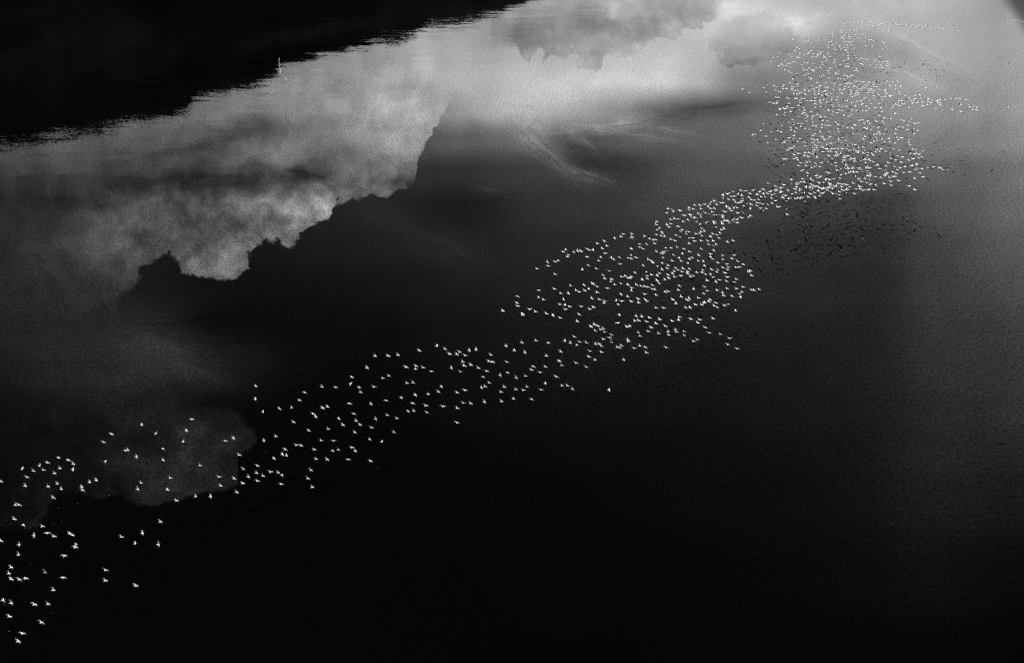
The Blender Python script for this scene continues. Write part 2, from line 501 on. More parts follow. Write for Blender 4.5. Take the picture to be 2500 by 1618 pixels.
hv, hf = [], []
NU, NV = 520, 26
rh = random.Random(3)
bump = [[rh.uniform(-1, 1) for _ in range(NV)] for _ in range(NU)]
jag = 0.0
for i in range(NU):
    x = -880 + (2880 + 880) * i / (NU - 1)
    d = ray(x, sil_y(x))
    hl = math.hypot(d.x, d.y)
    el = -d.z / hl
    jag = jag * 0.75 + rh.uniform(-1, 1) * 2.2
    for j in range(NV):
        s = j / (NV - 1)
        rho = 2300 + 2000 * s
        top = 3150 * el - CAM_H + jag
        sr = (3150 - 2300) / 2000.0
        if s <= sr:
            t = s / sr
            h = top * (1 - (1 - t) ** 1.6) * (0.9 + 0.1 * t) + bump[i][j] * 2 * (1 - t) * (1 if j else 0)
        else:
            t = (s - sr) / (1 - sr)
            h = top * (1 - t * t)
        if j == 0 or j == NV - 1:
            h = -4
        hv.append((d.x / hl * rho, d.y / hl * rho, max(h, -4)))
for i in range(NU - 1):
    for j in range(NV - 1):
        a = i * NV + j
        hf.append((a, a + NV, a + NV + 1, a + 1))
hill = mesh_obj("hill", hv, hf, [M_HILL], smooth=True)
hill['kind'] = 'structure'
hill['label'] = 'dark forested hillside beyond the lake'


def on_plane(x, y, z):
    d = ray(x, y)
    t = (z - CAM_H) / d.z
    return Vector((0, 0, CAM_H)) + d * t


# pale ribbons on the water: foam lines and one wriggling line
def ribbon(name, pts, width, label, wz=0.04):
    P = []
    for (x0, y0), (x1, y1) in zip(pts, pts[1:]):
        for k in range(4):
            P.append(on_plane(x0 + (x1 - x0) * k / 4, y0 + (y1 - y0) * k / 4, 0.0))
    P.append(on_plane(*pts[-1], 0.0))
    vs, fs = [], []
    rr = random.Random(len(pts))
    for i, p in enumerate(P):
        t = (P[min(i + 1, len(P) - 1)] - P[max(i - 1, 0)]).normalized()
        n = Vector((-t.y, t.x, 0))
        w = width * rr.uniform(0.45, 1.2)
        if i in (0, len(P) - 1):
            w *= 0.2
        vs += [p - n * w + Vector((0, 0, 0.003)), p + Vector((0, 0, wz)), p + n * w + Vector((0, 0, 0.003))]
    for i in range(len(P) - 1):
        a = i * 3
        fs += [(a, a + 3, a + 4, a + 1), (a + 1, a + 4, a + 5, a + 2)]
    ob = mesh_obj(name, [tuple(v) for v in vs], fs, [M_PALE], smooth=True)
    ob['label'] = label
    ob['category'] = 'foam line'
    return ob


ribbon("pale_line", [(683, 141), (680, 148), (682, 151), (680.5, 155), (684.4, 157.5), (681.9, 162), (683.6, 166.5), (683.2, 168), (685, 173), (684.7, 177), (681.6, 181.6)], 0.16,
       "thin wriggling pale line crossing the dark hill reflection")
ribbon("pale_line", [(685, 182.6), (692, 186), (696.6, 188), (699.7, 192), (698, 195), (700, 198)], 0.14,
       "short hooked foam line just below the wriggling pale line")
ribbon("pale_line", [(658, 232), (664, 225.7), (672.7, 220.5), (683, 215), (693.5, 208), (709, 201), (719.5, 196.6), (735, 190), (756, 181.6), (766, 177), (770, 173.8), (783, 171.7), (797, 165.5), (815, 162)], 0.08,
       "long straight pale foam line slanting over the grey water below the hill reflection")

# ---------------------------------------------------------------- pelicans
SEG = 12


def bird_mesh(name, inner, outer, slim=1.0, dark=False):
    """one continuous skin: lofted body (tail, trunk, folded neck, head, long bill) whose side faces grow into the wings.
    +y is forward; inner / outer are the wing angles in degrees."""
    # (y, z, half width, half height, material)
    st = [(-.74, .03, .075, .010), (-.60, .02, .085, .020), (-.48, .00, .075, .045), (-.32, -.01, .115, .095), (-.14, -.01, .150, .130),
          (.04, .00, .155, .140), (.20, .00, .140, .130), (.32, .01, .105, .105), (.41, .05, .068, .075), (.50, .10, .050, .055),
          (.58, .12, .056, .056), (.66, .12, .048, .050), (.73, .105, .028, .030), (.90, .075, .024, .022), (1.06, .050, .016, .012), (1.12, .045, .006, .005)]
    V, Fc, Mi = [], [], []
    girth = 0.8 if slim < 1 else 1.0
    for (y, z, a, b_) in st:
        for k in range(SEG):
            t = 2 * math.pi * k / SEG
            V.append(Vector((a * girth * math.cos(t), y, z + b_ * girth * math.sin(t))))
    n = len(st)
    a0, a1 = 3, 7          # wing root spans stations a0..a1
    rootR, rootL = [], []
    for i in range(n - 1):
        for k in range(SEG):
            k2 = (k + 1) % SEG
            if a0 <= i < a1 and k in (0, 1):       # right side (k=0 -> +x), open hole k 0..2
                continue
            if a0 <= i < a1 and k in (4, 5):
                continue
            Fc.append((i * SEG + k, i * SEG + k2, (i + 1) * SEG + k2, (i + 1) * SEG + k))
            Mi.append(2 if i >= 12 else 0)
    Fc.append(tuple(range(SEG))[::-1])
    Mi.append(0)
    Fc.append(tuple((n - 1) * SEG + k for k in range(SEG)))
    Mi.append(2)
    # wing stations: (span from body, leading y, trailing y, thickness, white fraction of the chord)
    ws = [(.16, .30, -.34, .050, .74), (.38, .36, -.36, .042, .56), (.62, .44, -.34, .036, .48), (.86, .50, -.26, .026, .36), (1.02, .46, -.22, .020, .14),
          (1.20, .38, -.20, .016, .0), (1.38, .28, -.20, .012, .0), (1.52, .12, -.20, .008, .0), (1.62, -.04, -.16, .004, .0)]
    ws = [(a, b_, c_, d_, e_ * slim) for a, b_, c_, d_, e_ in ws]
    for side in (1, -1):
        kt, km, kb = (2, 1, 0) if side == 1 else (4, 5, 6)
        ring = [i * SEG + kt for i in range(a1, a0 - 1, -1)] + [a0 * SEG + km] + [i * SEG + kb for i in range(a0, a1 + 1)] + [a1 * SEG + km]
        # ring order: top front->back (5), back mid, bottom back->front (5), front mid  = 12
        px_, pz_ = .13, .03
        prev = ring
        lastx = .12
        ca = inner
        fr5 = [0, .25, .5, .75, 1]
        for wi, (sx, yl, yt, th, wf) in enumerate(ws):
            ca = inner if sx <= .87 else outer
            dx = sx - lastx
            px_ += dx * math.cos(R(ca))
            pz_ += dx * math.sin(R(ca))
            lastx = sx
            idx = []
            fr = [0, wf * .5, wf, (1 + wf) / 2, 1] if wf > 0.02 else fr5
            prof = [.25, 1, .8, .45, .12]
            up = Vector((-math.sin(R(ca)) * side, 0, math.cos(R(ca))))
            base = Vector((px_ * side, 0, pz_))

            def add(p):
                V.append(p)
                idx.append(len(V) - 1)
            for f, h in zip(fr, prof):
                add(base + Vector((0, yl + (yt - yl) * f, 0)) + up * (th * h * .6 + .02 * (1 - f)))
            add(base + Vector((0, yt - .012, 0)))
            for f, h in list(zip(fr, prof))[::-1]:
                add(base + Vector((0, yl + (yt - yl) * f, 0)) - up * (th * h * .25 - .02 * (1 - f)))
            add(base + Vector((0, yl + .012, 0)) + up * .02)
            m12 = len(idx)
            for k in range(m12):
                k2 = (k + 1) % m12
                f4 = (prev[k], prev[k2], idx[k2], idx[k])
                if side == -1:
                    f4 = f4[::-1]
                Fc.append(f4)
                if wi == 0:
                    mi = 0
                else:
                    white = wf > 0.02 and (k in (0, 1, 10, 11) or (k in (8, 9)))
                    mi = 0 if white else 1
                Mi.append(mi)
            prev = idx
        Fc.append(tuple(prev) if side == -1 else tuple(prev[::-1]))
        Mi.append(1)
    me = bpy.data.meshes.new(name)
    me.from_pydata([tuple(v) for v in V], [], Fc)
    for m_ in ((M_DARK, M_DARK, M_DARK) if dark else (M_WHITE, M_BLACK, M_BILL)):
        me.materials.append(m_)
    me.polygons.foreach_set('material_index', Mi)
    me.polygons.foreach_set('use_smooth', [True] * len(Fc))
    me.validate()
    me.update()
    return me


POSES = [("with wings level", 4, -4), ("with wings raised in a shallow v", 20, 12), ("with wings bowed down", 8, -22), ("with wings held high", 25, 17), ("with wings pressed down", -14, -26),
         ("with wings half raised", 14, -2)]
MESH = [bird_mesh("pelican_pose", a, b_) for _, a, b_ in POSES]
NEARMESH = [bird_mesh("pelican_pose", a, b_, 0.48) for _, a, b_ in POSES]

PTS = """87,3129 108,3091 200,3038 44,3008 165,2950 231,2947 52,2941 14,2929 258,2879 661,2858 513,2834 92,2828 53,2825 124,2823 309,2819 41,2798 217,2792 513,2782 52,2768 313,2713 88,2706 366,2671 370,2660 91,2657
772,2656 658,2653 3,2639 591,2620 260,2617 164,2613 352,2612 339,2604 231,2602 694,2601 204,2569 113,2562 781,2546 68,2532 91,2464 74,2463 860,2443 258,2428 954,2423 1027,2422 1153,2401 401,2392 817,2390 297,2387
671,2386 1523,2378 398,2376 232,2373 121,2370 1076,2370 1372,2363 278,2361 1184,2359 687,2356 436,2353 2,2349 1256,2347 468,2343 1142,2335 1501,2335 829,2333 130,2329 1066,2328 1211,2326 1283,2323 1376,2318 263,2309 1250,2307
1356,2306 1319,2304 161,2297 1517,2295 210,2294 355,2291 1186,2289 108,2287 290,2285 1256,2273 192,2272 974,2271 356,2263 231,2258 513,2252 1808,2250 332,2246 795,2245 1700,2243 1596,2242 1543,2241 1337,2237 285,2235 665,2229
1398,2223 1165,2220 1378,2217 1734,2201 614,2200 1621,2198 622,2196 1531,2194 1649,2194 1391,2194 796,2191 1718,2185 1469,2175 1445,2173 504,2158 1864,2157 894,2154 1100,2152 1628,2152 1287,2150 1566,2150 1803,2144 1138,2138 1346,2130
543,2119 761,2115 1731,2110 1922,2109 909,2101 1506,2101 1601,2094 1813,2087 1673,2074 691,2073 1757,2073 2231,2063 1432,2060 1737,2053 936,2047 1833,2044 1653,2043 1935,2042 1540,2033 1888,2026 1528,2020 1727,2020 2083,2013 1283,2009
1992,2007 2019,2005 1363,1994 2231,1992 1574,1991 1423,1990 1598,1985 2162,1984 2077,1980 1810,1971 1707,1970 2017,1969 2297,1969 2260,1967 2364,1961 2447,1959 1886,1955 1461,1954 2596,1949 1246,1948 2506,1946 1958,1941 2027,1928 2088,1922
1488,1916 2230,1916 1758,1913 2444,1913 2139,1912 2554,1905 2268,1905 2642,1903 2973,1903 2516,1900 2793,1898 2350,1892 1638,1891 1753,1891 1825,1889 2573,1889 2460,1888 2154,1887 2367,1887 1570,1887 1248,1884 2743,1882 2769,1882 1711,1873
1986,1871 2662,1871 2386,1868 2015,1867 1869,1847 2519,1843 2720,1841 1717,1841 2359,1840 2711,1836 2564,1835 1896,1834 2441,1831 2478,1819 2636,1818 2245,1814 2106,1813 2376,1812 2594,1805 2028,1802 2334,1796 2203,1795 1791,1795 2063,1794
1981,1792 2861,1791 2662,1790 2604,1789 2030,1787 2264,1785 2740,1783 2297,1781 2811,1772 2404,1767 2474,1767 2257,1765 2385,1764 2730,1763 2905,1758 3044,1755 2874,1741 1830,1738 1894,1737 2666,1736 2270,1735 2395,1732 1940,1732 2229,1729
2194,1728 3154,1721 2562,1720 2935,1719 2241,1718 2736,1716 2878,1714 2046,1711 2290,1710 2510,1710 2323,1706 2172,1704 3599,1702 3094,1700 3024,1698 3251,1696 3011,1695 3150,1695 2470,1689 2934,1689 3122,1688 2132,1687 3032,1687 2816,1686
3553,1682 2907,1679 2926,1679 2676,1674 2784,1673 2862,1672 2546,1671 2828,1669 3065,1668 2985,1667 3384,1666 2757,1663 2614,1662 3065,1659 3403,1658 2944,1656 3562,1652 2976,1649 2803,1644 3122,1640 3340,1637 3263,1635 2984,1634 3515,1631
3213,1627 3463,1625 2951,1622 3115,1622 3301,1621 3261,1618 3164,1618 3339,1618 2905,1614 3298,1610 2931,1609 2943,1604 3179,1599 3442,1599 3059,1595 2884,1594 3073,1592 3248,1592 2917,1591 2900,1583 3202,1579 3017,1577 3406,1575 3157,1570
3099,1568 2817,1568 3281,1567 3117,1565 3312,1561 3415,1561 3219,1559 3372,1558 3480,1555 2734,1552 3170,1551 3316,1548 3132,1545 3105,1542 2699,1539 2550,1538 3023,1537 2827,1535 2667,1531 2551,1530 2613,1522 2453,1517 3591,1517 2586,1511
2759,1511 2877,1509 3240,1504 3201,1503 3346,1501 3368,1501 3503,1501 2896,1500 2781,1497 2836,1497 2526,1494 3486,1493 3536,1492 2758,1490 3395,1488 3425,1488 2731,1486 3552,1485 3016,1484 3299,1481 3435,1481 3494,1479 2523,1479 2947,1479
3117,1478 3439,1475 3157,1472 3081,1472 3460,1472 2952,1471 3034,1471 3360,1468 3009,1468 3350,1463 3467,1463 3284,1463 2651,1463 2751,1462 2926,1462 3149,1462 3114,1459 2888,1456 3363,1456 3409,1455 2630,1453 3615,1450 3324,1448 3064,1448
2526,1446 3573,1445 3532,1443 3204,1440 3147,1437 3031,1437 3609,1435 2774,1432 3433,1432 2736,1432 3527,1429 2915,1428 2826,1426 3248,1425 3620,1425 3260,1423 3451,1420 3082,1419 2854,1419 2812,1418 3500,1417 2631,1417 3669,1416 3681,1416
3310,1416 3705,1413 3185,1412 3386,1412 3196,1412 2705,1411 2874,1411 3594,1410 3550,1409 2966,1408 3084,1406 3163,1402 3626,1402 3438,1400 2913,1399 3147,1399 3318,1396 3129,1396 2785,1395 3185,1393 2851,1392 3064,1390 3106,1390 3001,1390
2897,1389 3034,1386 2892,1384 3217,1383 3588,1378 3495,1375 2982,1375 3547,1373 3451,1370 3207,1369 3512,1367 3135,1365 3245,1365 3594,1364 2986,1363 3160,1360 2951,1360 3065,1358 3074,1358 3264,1358 3480,1354 3551,1354 3034,1352 3082,1352
3370,1352 3292,1352 3051,1348 3385,1347 3324,1347 3157,1346 3669,1345 3208,1345 3364,1344 3180,1342 2941,1342 3261,1342 2708,1339 3468,1339 3443,1338 3356,1336 3283,1335 3219,1335 3539,1333 3100,1331 3429,1331 3156,1330 3400,1329 3499,1329
3329,1327 3653,1327 3356,1327 3291,1325 2973,1323 3662,1321 3431,1320 3308,1319 2843,1317 3551,1317 3503,1317 3473,1316 3231,1315 3365,1314 2620,1312 2911,1312 3334,1311 3257,1310 3299,1308 3528,1307 3592,1306 3610,1305 3554,1305 3212,1302
2676,1299 3439,1298 2872,1296 3139,1296 3260,1296 3027,1290 3627,1290 3549,1290 3233,1285 3358,1285 3504,1283 3187,1283 2672,1279 2710,1278 3433,1276 3601,1276 3324,1275 3408,1275 3180,1275 2726,1274 2922,1273 3279,1273 3530,1268 2996,1267
3164,1267 3366,1265 3477,1265 3081,1263 3573,1263 3239,1260 3315,1260 3069,1260 2984,1258 3105,1258 3380,1258 2933,1257 3026,1257 2865,1254 2770,1254 3469,1254 3526,1248 3584,1247 3288,1246 2774,1246 3410,1246 3080,1244 3468,1240 2955,1238
3331,1238 3230,1238 3239,1232 2800,1231 2749,1230 2839,1229 3366,1229 3203,1227 2819,1225 3253,1225 2833,1224 3484,1223 2876,1221 2762,1220 2895,1220 3082,1215 2865,1215 3138,1215 3339,1215 3423,1215 2939,1213 3250,1212 3276,1211 3123,1208
3304,1206 3484,1201 2962,1201 3460,1194 3123,1193 3495,1193 3156,1192 2915,1190 3364,1189 3195,1189 3552,1182 2950,1178 3391,1178 3423,1177 3455,1177 3481,1177 3295,1176 3578,1175 3188,1173 3201,1171 3274,1169 3171,1165 3000,1163 3366,1163
3384,1163 3510,1163 3084,1163 3322,1158 3031,1156 3084,1155 3468,1155 3243,1155 3146,1154 3228,1152 3426,1152 3300,1148 3499,1147 3207,1146 3043,1144 3352,1143 3084,1142 3396,1142 3479,1142 3233,1140 3416,1140 3514,1138 3231,1134 3350,1134
3362,1132 3422,1132 3322,1131 3438,1128 3329,1124 3522,1123 3207,1123 3425,1116 3220,1116 3533,1115 3497,1111 3266,1110 3382,1106 3311,1106 3256,1098 3418,1096 3202,1096 3526,1094 3273,1094 3432,1093 3486,1091 3560,1089 3600,1088 3450,1087
3400,1084 3525,1083 3486,1083 3336,1083 3205,1083 3553,1079 3539,1078 3577,1077 3359,1074 3601,1072 3274,1072 3311,1071 3291,1067 3578,1066 3382,1066 3620,1064 3392,1062 3656,1062 3528,1061 3421,1059 3376,1059 3474,1057 3493,1056 3664,1054
3342,1053 3527,1052 3511,1051 3493,1049 3416,1049 3369,1049 3843,1048 3458,1045 3409,1042 3602,1041 3443,1040 3628,1039 3253,1038 3541,1036 3475,1036 3615,1035 3285,1034 3533,1032 3571,1030 3320,1029 3730,1029 3364,1025 3283,1024 3384,1022
3839,1022 3261,1020 3421,1020 3468,1019 3561,1019 3740,1019 3487,1018 3582,1018 3663,1018 3712,1018 3364,1015 3598,1015 3460,1013 3548,1012 3793,1010 3806,1010 3544,1008 3571,1008 3632,1007 3455,1005 3693,1004 3416,1003 3390,1001 3747,999
3497,998 3666,998 3723,998 3440,998 3465,997 3651,995 3713,993 3519,992 3769,992 3609,991 3698,991 3495,990 3529,990 3472,989 3592,989 3620,989 3932,987 3486,983 3838,982 3623,981 3788,981 3686,979 3584,977 3668,976
3703,975 3485,974 3556,974 3848,972 4101,972 3623,971 3883,971 3828,969 3766,968 3815,968 3896,968 3906,968 3528,968 3857,968 3981,968 3919,966 3912,965 3654,963 3821,963 3946,963 3715,962 3732,961 3978,961 3570,960
3585,960 3793,959 3999,956 3835,956 3620,954 3529,953 3771,953 4091,952 3831,952 3696,951 3604,950 3786,949 3865,948 4067,948 3553,948 3953,947 3959,947 4005,947 3727,947 4170,946 3662,946 4018,945 3745,945 3907,944
4131,944 3930,943 3977,942 4061,942 3812,941 3885,940 3707,939 3761,937 4096,937 3578,936 3813,936 3902,934 4124,934 3639,933 3926,932 3994,932 3786,932 3848,932 3615,931 4039,930 4088,930 4215,930 3679,930 4112,929
3842,929 4242,928 4265,928 4465,927 4141,926 4132,926 3907,926 3729,926 3793,926 3957,925 3886,925 4199,924 4184,924 4017,923 4064,922 3972,921 3954,919 4033,919 3811,919 4003,918 4022,918 4046,917 4134,916 3767,916
4092,916 4054,915 3888,914 3993,914 4110,914 4201,913 3935,913 4075,913 4148,913 3958,912 3970,911 3786,910 4440,910 4108,910 3980,910 4193,910 4082,908 4350,906 4250,905 4051,905 4063,905 4274,904 3826,904 4132,903
3888,901 4119,900 3958,899 4250,898 4096,898 4315,897 4050,897 3866,897 4165,895 3897,895 3999,894 3748,894 4231,893 4023,893 3910,890 3926,890 4350,887 4204,887 4386,883 3971,883 4050,879 4246,878 4031,877 3864,876
3918,876 4191,875 3958,875 4075,874 4195,873 4043,872 4222,872 4102,871 4465,871 3992,870 4342,867 4298,866 4506,865 4275,864 4369,863 4006,863 4179,863 4356,862 3945,861 4317,860 4235,860 3984,859 4248,857 4105,857
4325,853 4131,850 4141,850 4298,850 4374,848 3941,846 4044,846 4245,846 4492,846 3965,845 4329,845 4413,844 4146,843 4167,843 4238,843 4115,842 4443,842 4037,841 4185,841 4359,841 4086,838 4151,838 4166,838 4211,838
4238,837 4320,835 3918,833 4628,832 4200,832 4088,831 4384,831 4469,829 4602,828 4141,828 4205,828 4107,827 4504,826 3955,825 4293,825 4162,824 4480,823 4192,823 4125,822 4141,822 4229,822 4246,822 4393,821 4587,821
3963,819 4168,819 4531,819 3978,816 4555,816 4001,815 4235,815 4368,815 4418,815 4081,812 3934,812 4325,810 4454,810 4132,810 3988,810 3899,809 4279,809 4476,808 4285,806 3829,804 4132,804 4061,803 4476,801 3937,800
3979,797 4226,796 3907,796 4010,796 4337,796 4079,795 4115,794 4399,793 4046,791 4263,791 3935,789 3953,789 4172,788 4250,787 4203,786 4117,784 4376,783 4437,783 3894,782 4125,782 4238,782 4152,780 4223,779 3850,779
3829,778 3835,778 4459,777 4065,777 4241,777 3877,777 4171,776 4350,776 4028,776 4158,775 4215,775 4487,773 3887,772 3987,770 4120,770 4406,769 4501,769 3946,766 4124,764 4076,763 4140,763 4382,763 3985,762 4082,762
4046,762 3927,761 4347,760 3977,759 4263,759 3877,757 4091,757 4233,757 4488,755 3965,753 4258,752 4446,752 4464,752 3899,751 4104,751 4472,751 4342,750 3931,748 4214,748 3950,747 4235,747 4189,746 4080,744 3967,744
4275,743 4018,742 4296,741 4055,740 4182,740 4109,740 4043,740 4323,740 4508,739 4194,739 4144,737 3994,737 3856,736 4222,735 3977,735 4391,735 4158,734 3847,734 4170,732 4457,731 4469,731 4139,730 4303,729 4362,729
4033,728 4041,728 4060,728 4074,728 4281,728 3946,727 4091,726 4116,726 3875,725 3857,725 3866,725 4020,723 3971,722 3986,722 4194,721 4334,720 4214,719 3877,717 3950,717 4011,717 3932,714 4138,713 3982,712 4060,710
4038,710 4175,709 4442,708 4163,707 4060,701 4367,700 3822,700 4111,700 4252,699 3751,699 3964,697 3978,697 3928,696 3829,696 4437,696 3998,696 3913,695 4317,694 4347,694 4270,692 3895,692 3857,691 3829,688 4125,688
4281,686 4071,686 3974,685 4094,685 4386,684 3787,683 4440,683 3989,683 4025,683 4305,681 4215,680 3965,680 4340,678 3873,678 3904,677 4020,676 4041,676 4094,676 4116,676 4403,675 3853,675 4277,673 4246,672 4378,672
4053,669 4149,669 4223,668 4014,668 3740,667 3968,664 3878,663 3674,660 4267,659 3687,657 4163,655 4192,655 4298,655 4463,655 4314,655 3977,654 4281,654 4371,654 3812,647 4052,646 3766,646 4455,646 4094,646 4290,646
3881,645 4003,645 3798,641 4073,641 4481,640 3714,638 3863,637 4431,634 4251,634 3955,633 4374,632 4090,632 4322,631 4232,630 4165,629 4460,629 3929,628 3889,627 4220,626 4011,625 4158,625 4285,625 3861,624 4138,624
4407,623 3985,623 4295,622 4265,621 3910,620 4387,620 4116,619 4030,616 3971,615 3817,614 3986,614 4043,614 4052,614 4180,614 4171,612 4432,612 4013,611 3873,609 4091,609 3730,606 3912,606 4469,605 4245,605 3898,604
4220,603 4315,602 4486,602 3872,600 4460,600 3969,598 3852,598 4080,598 4440,597 3940,594 4281,594 4308,593 4236,593 4040,592 4016,590 4412,590 4195,589 4273,589 4398,588 4210,587 3869,585 3964,583 4350,582 4450,582
4315,578 3910,578 3936,577 4008,575 4028,571 3900,571 3816,570 3944,570 3964,570 4144,570 4008,568 3925,567 3975,567 4121,566 3834,565 4293,565 3938,563 3793,562 4063,561 4156,561 3991,561 3917,558 4371,556 4087,553
3832,551 3925,551 4067,549 4305,548 3960,548 4691,546 3861,546 4230,543 4112,543 4213,542 4181,541 3815,540 3927,540 4044,540 4161,540 4099,538 4765,538 3901,537 3808,536 4749,536 4649,536 3837,534 4572,533 3805,533
3832,533 4242,530 3822,529 4300,529 4354,529 3923,529 3868,528 3982,526 4274,526 4437,526 3846,526 4738,525 4770,525 4654,525 4922,525 4006,522 4128,522 4229,521 3844,521 4067,521 4112,521 4138,521 4754,520 4327,520
4175,519 4507,519 4391,518 3898,517 4361,517 4099,516 4597,516 4733,515 4691,515 4062,514 4207,514 4513,514 4590,514 4526,513 4374,511 4418,510 4320,510 3979,509 4404,509 4210,507 4253,507 4291,507 3791,506 3777,506
3851,506 4455,506 4594,506 4007,505 3787,504 4544,504 4891,504 3906,504 4160,504 4472,504 4580,504 4386,503 4504,501 4036,501 4087,501 4479,501 3762,500 4185,497 4529,496 3797,496 3979,495 4205,495 4460,495 4126,495
3944,494 3955,494 4403,494 4586,494 4389,494 3963,493 4136,493 4575,493 3908,492 4003,492 4452,492 4550,491 4021,490 4087,490 4246,490 4426,490 4060,489 4590,489 4715,489 4612,489 4528,489 4308,487 3852,485 3928,485
4219,484 4467,484 4639,483 4665,483 4686,483 3917,483 4534,483 3881,482 3889,482 4266,482 4497,482 3982,481 3840,480 4043,479 4060,479 4226,479 4440,479 3788,477 3844,477 3802,477 4091,476 4161,475 4317,475 4329,475
4347,475 4303,474 4391,474 4045,470 4266,470 4356,470 4420,470 4348,469 4175,468 4340,468 4470,468 4013,467 4325,466 4033,465 4489,465 3980,464 4154,464 4186,464 3932,463 4288,463 3892,462 3997,461 4036,461 4057,461
4390,460 3876,459 3928,459 4107,458 4114,458 4174,458 3903,456 4328,456 3920,455 4181,455 4257,455 3657,454 3979,453 4155,453 4237,453 4245,453 4193,453 3811,452 3910,452 4100,452 3739,451 3998,450 4023,448 4389,448
3891,448 3804,447 4323,447 3950,446 3978,445 4183,445 4243,445 4265,445 4029,444 3929,444 4208,443 3882,443 3870,442 4100,442 4115,442 4155,442 4259,442 3786,441 3998,440 4296,440 4323,440 3928,438 4284,438 4069,438
3625,437 3867,437 3960,437 3973,437 4247,437 4373,437 4123,436 3824,436 4203,436 4100,435 4237,435 4255,435 3837,434 4193,433 4382,433 4041,431 4518,431 4221,431 3729,430 3987,430 4117,430 4143,429 4032,428 4179,428
4211,428 3868,427 3790,426 3893,426 4169,426 4280,426 4268,426 4570,426 3822,425 4004,425 4159,425 4124,424 4229,424 4346,423 4395,423 4068,422 3779,421 3965,421 4373,421 4004,420 4171,420 4351,420 4343,418 4945,417
3825,416 4223,416 4264,416 4193,416 4100,415 3894,414 4120,414 3745,413 4108,413 4237,413 4319,412 4075,411 4129,411 4306,411 3887,410 4156,410 4137,409 3856,407 4145,406 3990,405 4059,405 4032,404 4230,404 4244,404
4267,404 4206,403 4279,403 4217,401 4357,401 4176,399 4184,399 4328,399 4383,399 4194,398 4137,393 3959,390 4105,388 4122,388 3869,388 4139,387 4096,386 3961,384 4046,383 4091,383 3950,381 4140,377 4012,376 3895,375
4150,375 4004,372 4132,370 3926,369 4020,369 4122,369 4158,369 4188,367 3934,367 4079,367 3842,363 3891,362 3947,362 4095,362 4049,360 4081,359 3862,356 3973,349 3852,349 4092,349 4189,348 4045,347 4174,347 4184,345
3925,344 3831,344 3939,343 3963,343 3970,343 4010,338 4182,337 3919,335 3951,335 4051,335 4061,334 4292,334 3986,334 4166,333 4174,333 4314,332 4276,331 4307,331 4003,331 3864,330 3899,330 4127,329 4140,328 3826,328
3781,327 4434,326 4083,323 3803,323 4328,323 4003,323 4134,322 3837,321 4336,321 4301,320 4342,320 4248,320 3895,320 4281,319 3820,319 3915,319 4101,319 4016,319 4213,318 4032,315 4138,313 3814,313 3848,313 3970,313
4206,312 4331,312 3863,312 4071,310 3853,310 3942,310 3928,309 4316,308 4342,308 3887,308 4013,306 4212,305 4076,304 3765,303 4174,302 4311,302 4329,302 3872,302 4272,301 4290,301 3829,300 4119,299 4040,297 4272,296
4193,295 4230,294 4076,294 4142,290 4215,290 4036,288 4203,287 4183,284 3776,283 4022,283 4143,283 3903,282 3892,281 3966,281 4027,280 3797,280 3983,280 3867,278 4053,278 4296,278 4166,277 4022,276 4045,276 4175,275
3928,274 4140,272 3991,271 4002,269 4114,269 4086,268 3851,267 4011,267 3927,266 3945,264 4000,264 3971,264 3993,263 4042,263 3905,262 4077,262 3807,259 4139,258 3950,258 4007,257 4017,256 4000,254 3993,251 3880,250
4130,249 3962,249 4085,247 4076,246 4105,246 4127,244 3938,243 4311,241 4107,241 4069,240 3902,239 4168,238 4075,236 4040,236 4137,236 4047,235 3891,235 4122,233 3972,233 4100,232 4324,231 4077,228 4261,227 4038,224
4098,224 4137,224 4227,224 4161,222 4154,221 4063,220 4121,220 4313,215 3962,214 4085,212 4318,212 4077,211 4147,208 4167,207 4240,207 4122,206 4133,206 4159,206 3933,205 3924,204 4046,204 4307,204 4057,204 4223,204
4209,203 4279,203 3945,201 3993,199 4263,199 4022,198 3891,197 4029,197 4167,197 4242,197 3971,196 4255,196 3870,195 4108,193 4121,190 4149,190 3991,189 4199,189 4189,188 4115,186 4110,183 4243,183 3966,182 4025,182
4152,182 4145,182 4227,179 3935,178 3954,178 4123,178 4065,178 4142,175 4123,171 4215,171 4176,170 4092,169 4146,169 4063,167 4039,166 4209,165 4131,163 4108,161 4103,156 4184,154 4677,152 4108,151 4170,151 4310,151
4339,151 4350,148 4147,148 4600,146 4649,145 4343,144 4633,144 4134,142 4184,142 4247,142 4286,141 4617,141 4593,140 4549,140 4581,138 4605,138 4568,137 4502,137 4467,135 4544,133 4557,132 4118,132 4532,131 4266,131
4508,130 4380,129 4389,129 4249,129 4449,128 4497,128 4520,128 4261,128 4309,128 4415,127 4474,127 4353,127 4437,126 4237,126 4486,125 4229,124 4297,124 4385,124 4404,124 4346,123 4461,123 4286,122 4426,122 4309,121
4324,121 4338,121 4377,121 4390,121 4362,120 4395,120 4113,119 4348,119 4123,118 4301,118 4318,118 4370,118 4209,116 4306,116 4329,113 4169,112 4123,111 4287,110 4150,109 4999,108 4181,107 4213,107 4252,107 4896,107
4186,107 4227,107 4238,107 4139,106 4985,105 4273,105 4193,102 4912,102 4208,101 4954,100 4970,100 4922,99 4938,99"""
PTS = [(int(a) / 2.0, int(b_) / 2.0) for a, b_ in (t.split(',') for t in PTS.split())]
